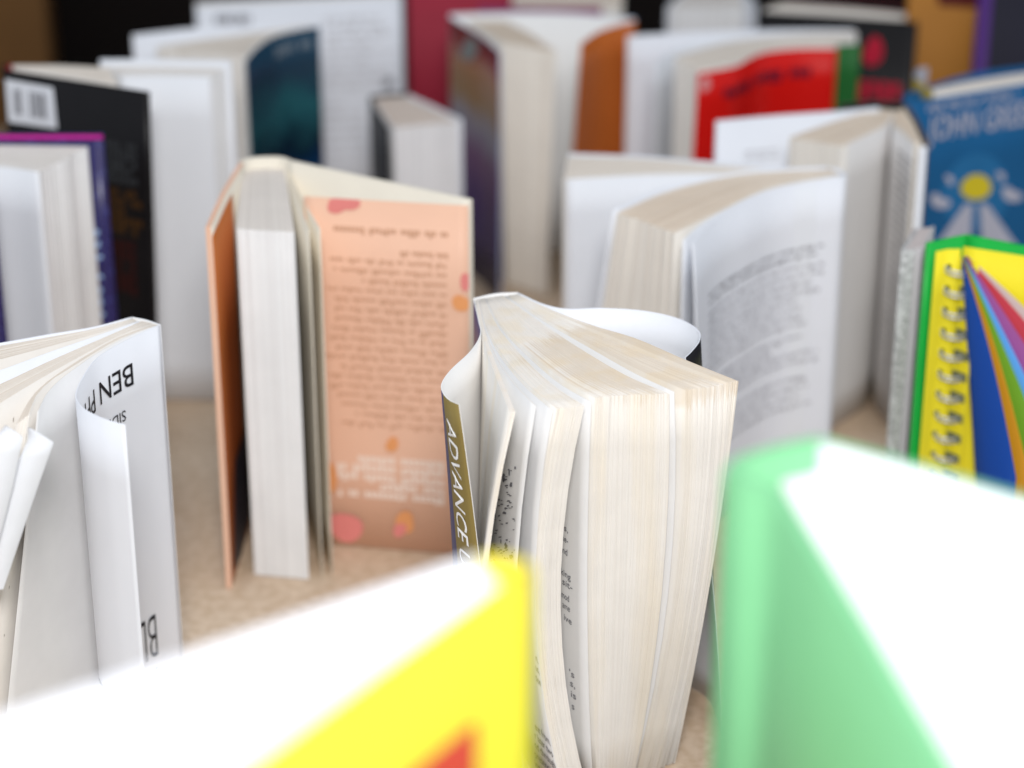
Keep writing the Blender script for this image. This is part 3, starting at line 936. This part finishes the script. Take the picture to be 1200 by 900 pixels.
# ---- white blank book behind it
Rr = Book('hardcover_book', 'hardcover with plain white endpaper between the picture-cover book and the printed white paperback', 'book', (850, 198), .20)
Rr.block('page_block', [(935, 201), (850, 194), (760, 186), (668, 183)], [(935, 205), (850, 203), (757, 204), (662, 209)], 36, PAGE, nz=3, js=.0012)
Rr.sheet('flyleaf', [(936, 206), (850, 204), (757, 205), (664, 210)], .0004, (BLANK,))
Rr.sheet('back_board', [(936, 199), (853, 192), (760, 184), (666, 180)], .003, (CARD, CARD, CARD), nz=4)

# ---- spiral notebook in green cover
Sn = Book('spiral_notebook', 'green folder cover with yellow spiral-bound pages and coloured dividers at the right border', 'notebook', (1130, 280), .215)
GC = plain('vivid_green_cover', (.015, .42, .06), .35, .08)
YE = plain('yellow_page_print', (.86, .74, .03), .55, .04)
Sn.sheet('front_cover', [(1133, 275), (1108, 280), (1086, 285)], .002, (GC, GC, GC), smooth=False, nz=4, n=10)
Sn.sheet('back_cover', [(1134, 275), (1200, 288), (1290, 305)], .002, (GC, GC, GC), smooth=False, nz=4, n=10)
yl = Sn.sheet('page', [(1126, 292), (1110, 292), (1097, 295)], .0006, (YE,), smooth=False, ztop=.211, n=10)
yr = Sn.sheet('page', [(1129, 289), (1200, 300), (1280, 314)], .0006, (YE,), smooth=False, ztop=.212, n=10)
yb = Sn.sheet('page', [(1118, 300), (1132, 303), (1147, 309)], .0006, (YE,), smooth=False, ztop=.205, n=10)
ring0 = np.array([*P(1121, 304, .205), 0])
COLS = [('blue_divider', (.006, .055, .30)), ('orange_divider', (.55, .25, .01)), ('green_divider', (.14, .33, .02)), ('light_blue_divider', (.10, .33, .75)),
        ('purple_divider', (.30, .08, .27)), ('red_divider', (.48, .04, .06)), ('grey_divider', (.52, .42, .40))]
ENDS = [(1190, 560), (1203, 548), (1216, 520), (1216, 486), (1216, 440), (1216, 405), (1216, 385)]
for k, ((nm, c), (ex, ey)) in enumerate(zip(COLS, ENDS)):
    a0 = np.array([*P(1127 + k * .9, 302 - k * .4, .207), .207])
    d = ray(ex, ey)
    yy = a0[1] - (.10 - .011 * k)
    p1 = d * yy / d[1] + np.array([0, 0, CAM_H])
    n = 12
    rows = []
    mat = plain(nm, c, .55, .05)
    ext = 1.0 if k < 2 else 1.9
    for t in np.linspace(0, 1, n):
        top = a0 * (1 - t * ext) + p1 * t * ext
        top = top + np.array([0.002, 0, 0.002]) * math.sin(t * math.pi)
        rows.append([top, (top[0] + (.030 - .001 * k) * (1 - t) ** 2, top[1], .0006)])
    v0 = np.array(rows).reshape(-1, 3)
    nrm = np.array([.0005, .0003, 0])
    v = np.vstack([v0, v0 + nrm]) - Sn.base
    f = [(2 * i, 2 * i + 1, 2 * i + 3, 2 * i + 2) for i in range(n - 1)]
    f += [(2 * n + 2 * i, 2 * n + 2 * i + 2, 2 * n + 2 * i + 3, 2 * n + 2 * i + 1) for i in range(n - 1)]
    f += [(2 * i, 2 * i + 2, 2 * n + 2 * i + 2, 2 * n + 2 * i) for i in range(n - 1)]
    f += [(0, 2 * n, 2 * n + 1, 1), (2 * n - 2, 2 * n - 1, 4 * n - 1, 4 * n - 2)]
    mesh_object('divider_sheet', v, f, [mat], parent=Sn.e)
steel, N, L, b = principled('wire_coil', .3)
b.inputs['Base Color'].default_value = (.62, .64, .66, 1)
b.inputs['Metallic'].default_value = .35


def torus(R0, r0, nu=22, nv=8, arc=1.0):
    v, f = [], []
    for i in range(nu):
        a = i / nu * 2 * math.pi
        for j in range(nv):
            q = j / nv * 2 * math.pi
            v.append(((R0 + r0 * math.cos(q)) * math.cos(a), (R0 + r0 * math.cos(q)) * math.sin(a) * .8, r0 * math.sin(q)))
            f.append((i * nv + j, ((i + 1) % nu) * nv + j, ((i + 1) % nu) * nv + (j + 1) % nv, i * nv + (j + 1) % nv))
    return np.array(v), f


tv, tf = torus(.0075, .0006)
tor = None
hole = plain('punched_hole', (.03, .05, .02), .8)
hmesh = None
band_mat = plain('grey_olive', (.16, .17, .10), .8)  # dark grey-olive bands laid across the small yellow page beside the rings
for k in range(24):
    z = .200 - (k // 2) * .0135 - (k % 2) * .0026
    c = np.array([ring0[0] + .001 + k * .00012, ring0[1], z]) - Sn.base
    if tor is None:
        tor = mesh_object('wire_ring', tv, tf, [steel], parent=Sn.e)
    else:
        t2 = tor.copy()
        col.objects.link(t2)
        tor2 = t2
    o = tor if k == 0 else t2
    o.parent = Sn.e
    o.location = c
    o.rotation_euler = (R(8), R(6), 0)
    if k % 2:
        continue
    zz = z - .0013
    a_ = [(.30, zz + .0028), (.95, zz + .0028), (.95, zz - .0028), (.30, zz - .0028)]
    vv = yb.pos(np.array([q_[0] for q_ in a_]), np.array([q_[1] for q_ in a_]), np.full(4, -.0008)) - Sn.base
    sm = bpy.data.meshes.new('olive_band')
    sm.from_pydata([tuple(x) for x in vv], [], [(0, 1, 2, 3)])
    sm.materials.append(band_mat)
    so = bpy.data.objects.new('olive_band', sm)
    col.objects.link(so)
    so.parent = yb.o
    q = yl.find(*(proj(np.array([ring0[0] - .0045, ring0[1], z]))))
    pc = yl.pos(np.array([q[0] / yl.len]), np.array([z]), np.array([.0006]))[0] - Sn.base
    hv = [(pc[0] + .0017 * math.cos(a), pc[1], pc[2] + .0019 * math.sin(a)) for a in np.linspace(0, 2 * math.pi, 14, endpoint=False)]
    hm = bpy.data.meshes.new('punched_hole')
    hm.from_pydata(hv, [], [tuple(range(14))])
    hm.materials.append(hole)
    ho = bpy.data.objects.new('punched_hole', hm)
    col.objects.link(ho)
    ho.parent = yl.o

# ---- grey speckled book edge-on beside it
Y = Book('notebook', 'pale grey speckled notebook seen edge-on against the green folder', 'notebook', (1070, 285), .205)
LACE = speckle('grey_lace_cover', (.36, .36, .36), (.62, .62, .62), 500, .5, .6)
Y.sheet('front_cover', [(1057, 293), (1066, 280), (1074, 268)], .0012, (LACE, LACE, LACE), smooth=False, nz=4)
Y.block('page_block', [(1068, 268), (1064, 280), (1060, 292)], [(1092, 266), (1086, 278), (1080, 290)], 24, paper('lilac_paper', (.50, .47, .50), (.62, .60, .63)), nz=3, top=.203)
Y.sheet('fore_edge_strip', [(1056, 293.5), (1064, 292.8), (1071, 292)], .0008, (LACE, LACE, LACE), smooth=False, nz=4)
Y.sheet('back_cover', [(1084, 289), (1089, 277), (1094, 265)], .0012, (LACE, LACE, LACE), smooth=False, nz=4)

# ---- near books, large format
T_ = Book('hardcover_book', 'large mint green picture book close to the lens at lower right, strongly blurred', 'book', (930, 530), .35)
MINT = plain('mint_green_cover', (.19, .49, .25), .35, .05)
T_.sheet('back_board', [(962, 515), (1080, 548), (1320, 622)], .004, (MINT, BLANK, MINT), smooth=False, nz=4)
tc_ = T_.sheet('front_board', [(855, 558), (908, 570), (1010, 730), (1130, 925), (1185, 1015)], .004, (CARD, MINT, MINT), smooth=False, nz=4)
T_.sheet('spine', [(962, 514), (910, 525), (868, 539), (855, 557)], .004, (MINT, MINT, MINT), nz=4)
T_.block('page_block', [(968, 528), (1080, 556), (1310, 630)], [(915, 566), (1020, 728), (1190, 1005)], 80, paper('bright_paper', (.78, .78, .78), (.84, .84, .84), top=None), top=.339, nz=3, smooth=False, fill=.95)

U = Book('hardcover_book', 'large yellow picture book with red picture, close to the lens at bottom, strongly blurred', 'book', (590, 670), .35)
YC = plain('lemon_cover', (.68, .58, .045), .35, .04)
U.sheet('back_board', [(560, 655), (300, 745), (0, 848), (-160, 905)], .004, (CARD, CARD, CARD), smooth=False, nz=4)
U.sheet('spine', [(562, 654), (590, 655), (612, 662), (618, 674)], .004, (YC, YC, YC), nz=4)
uc = U.sheet('front_board', [(618, 672), (590, 690), (440, 797), (290, 906), (180, 985)], .004, (YC, CARD, YC), smooth=False, nz=4)
U.block('page_block', [(560, 662), (300, 752), (0, 856), (-150, 912)], [(585, 686), (435, 793), (285, 902), (190, 975)], 80, MATS['bright_paper'], top=.347, nz=3, smooth=False, fill=.95)
U.poly(uc, 'L', [(552, 838), (552, 1010), (410, 1010), (462, 910)], plain('coral_print', (.72, .075, .055), .4), 'printed_picture')
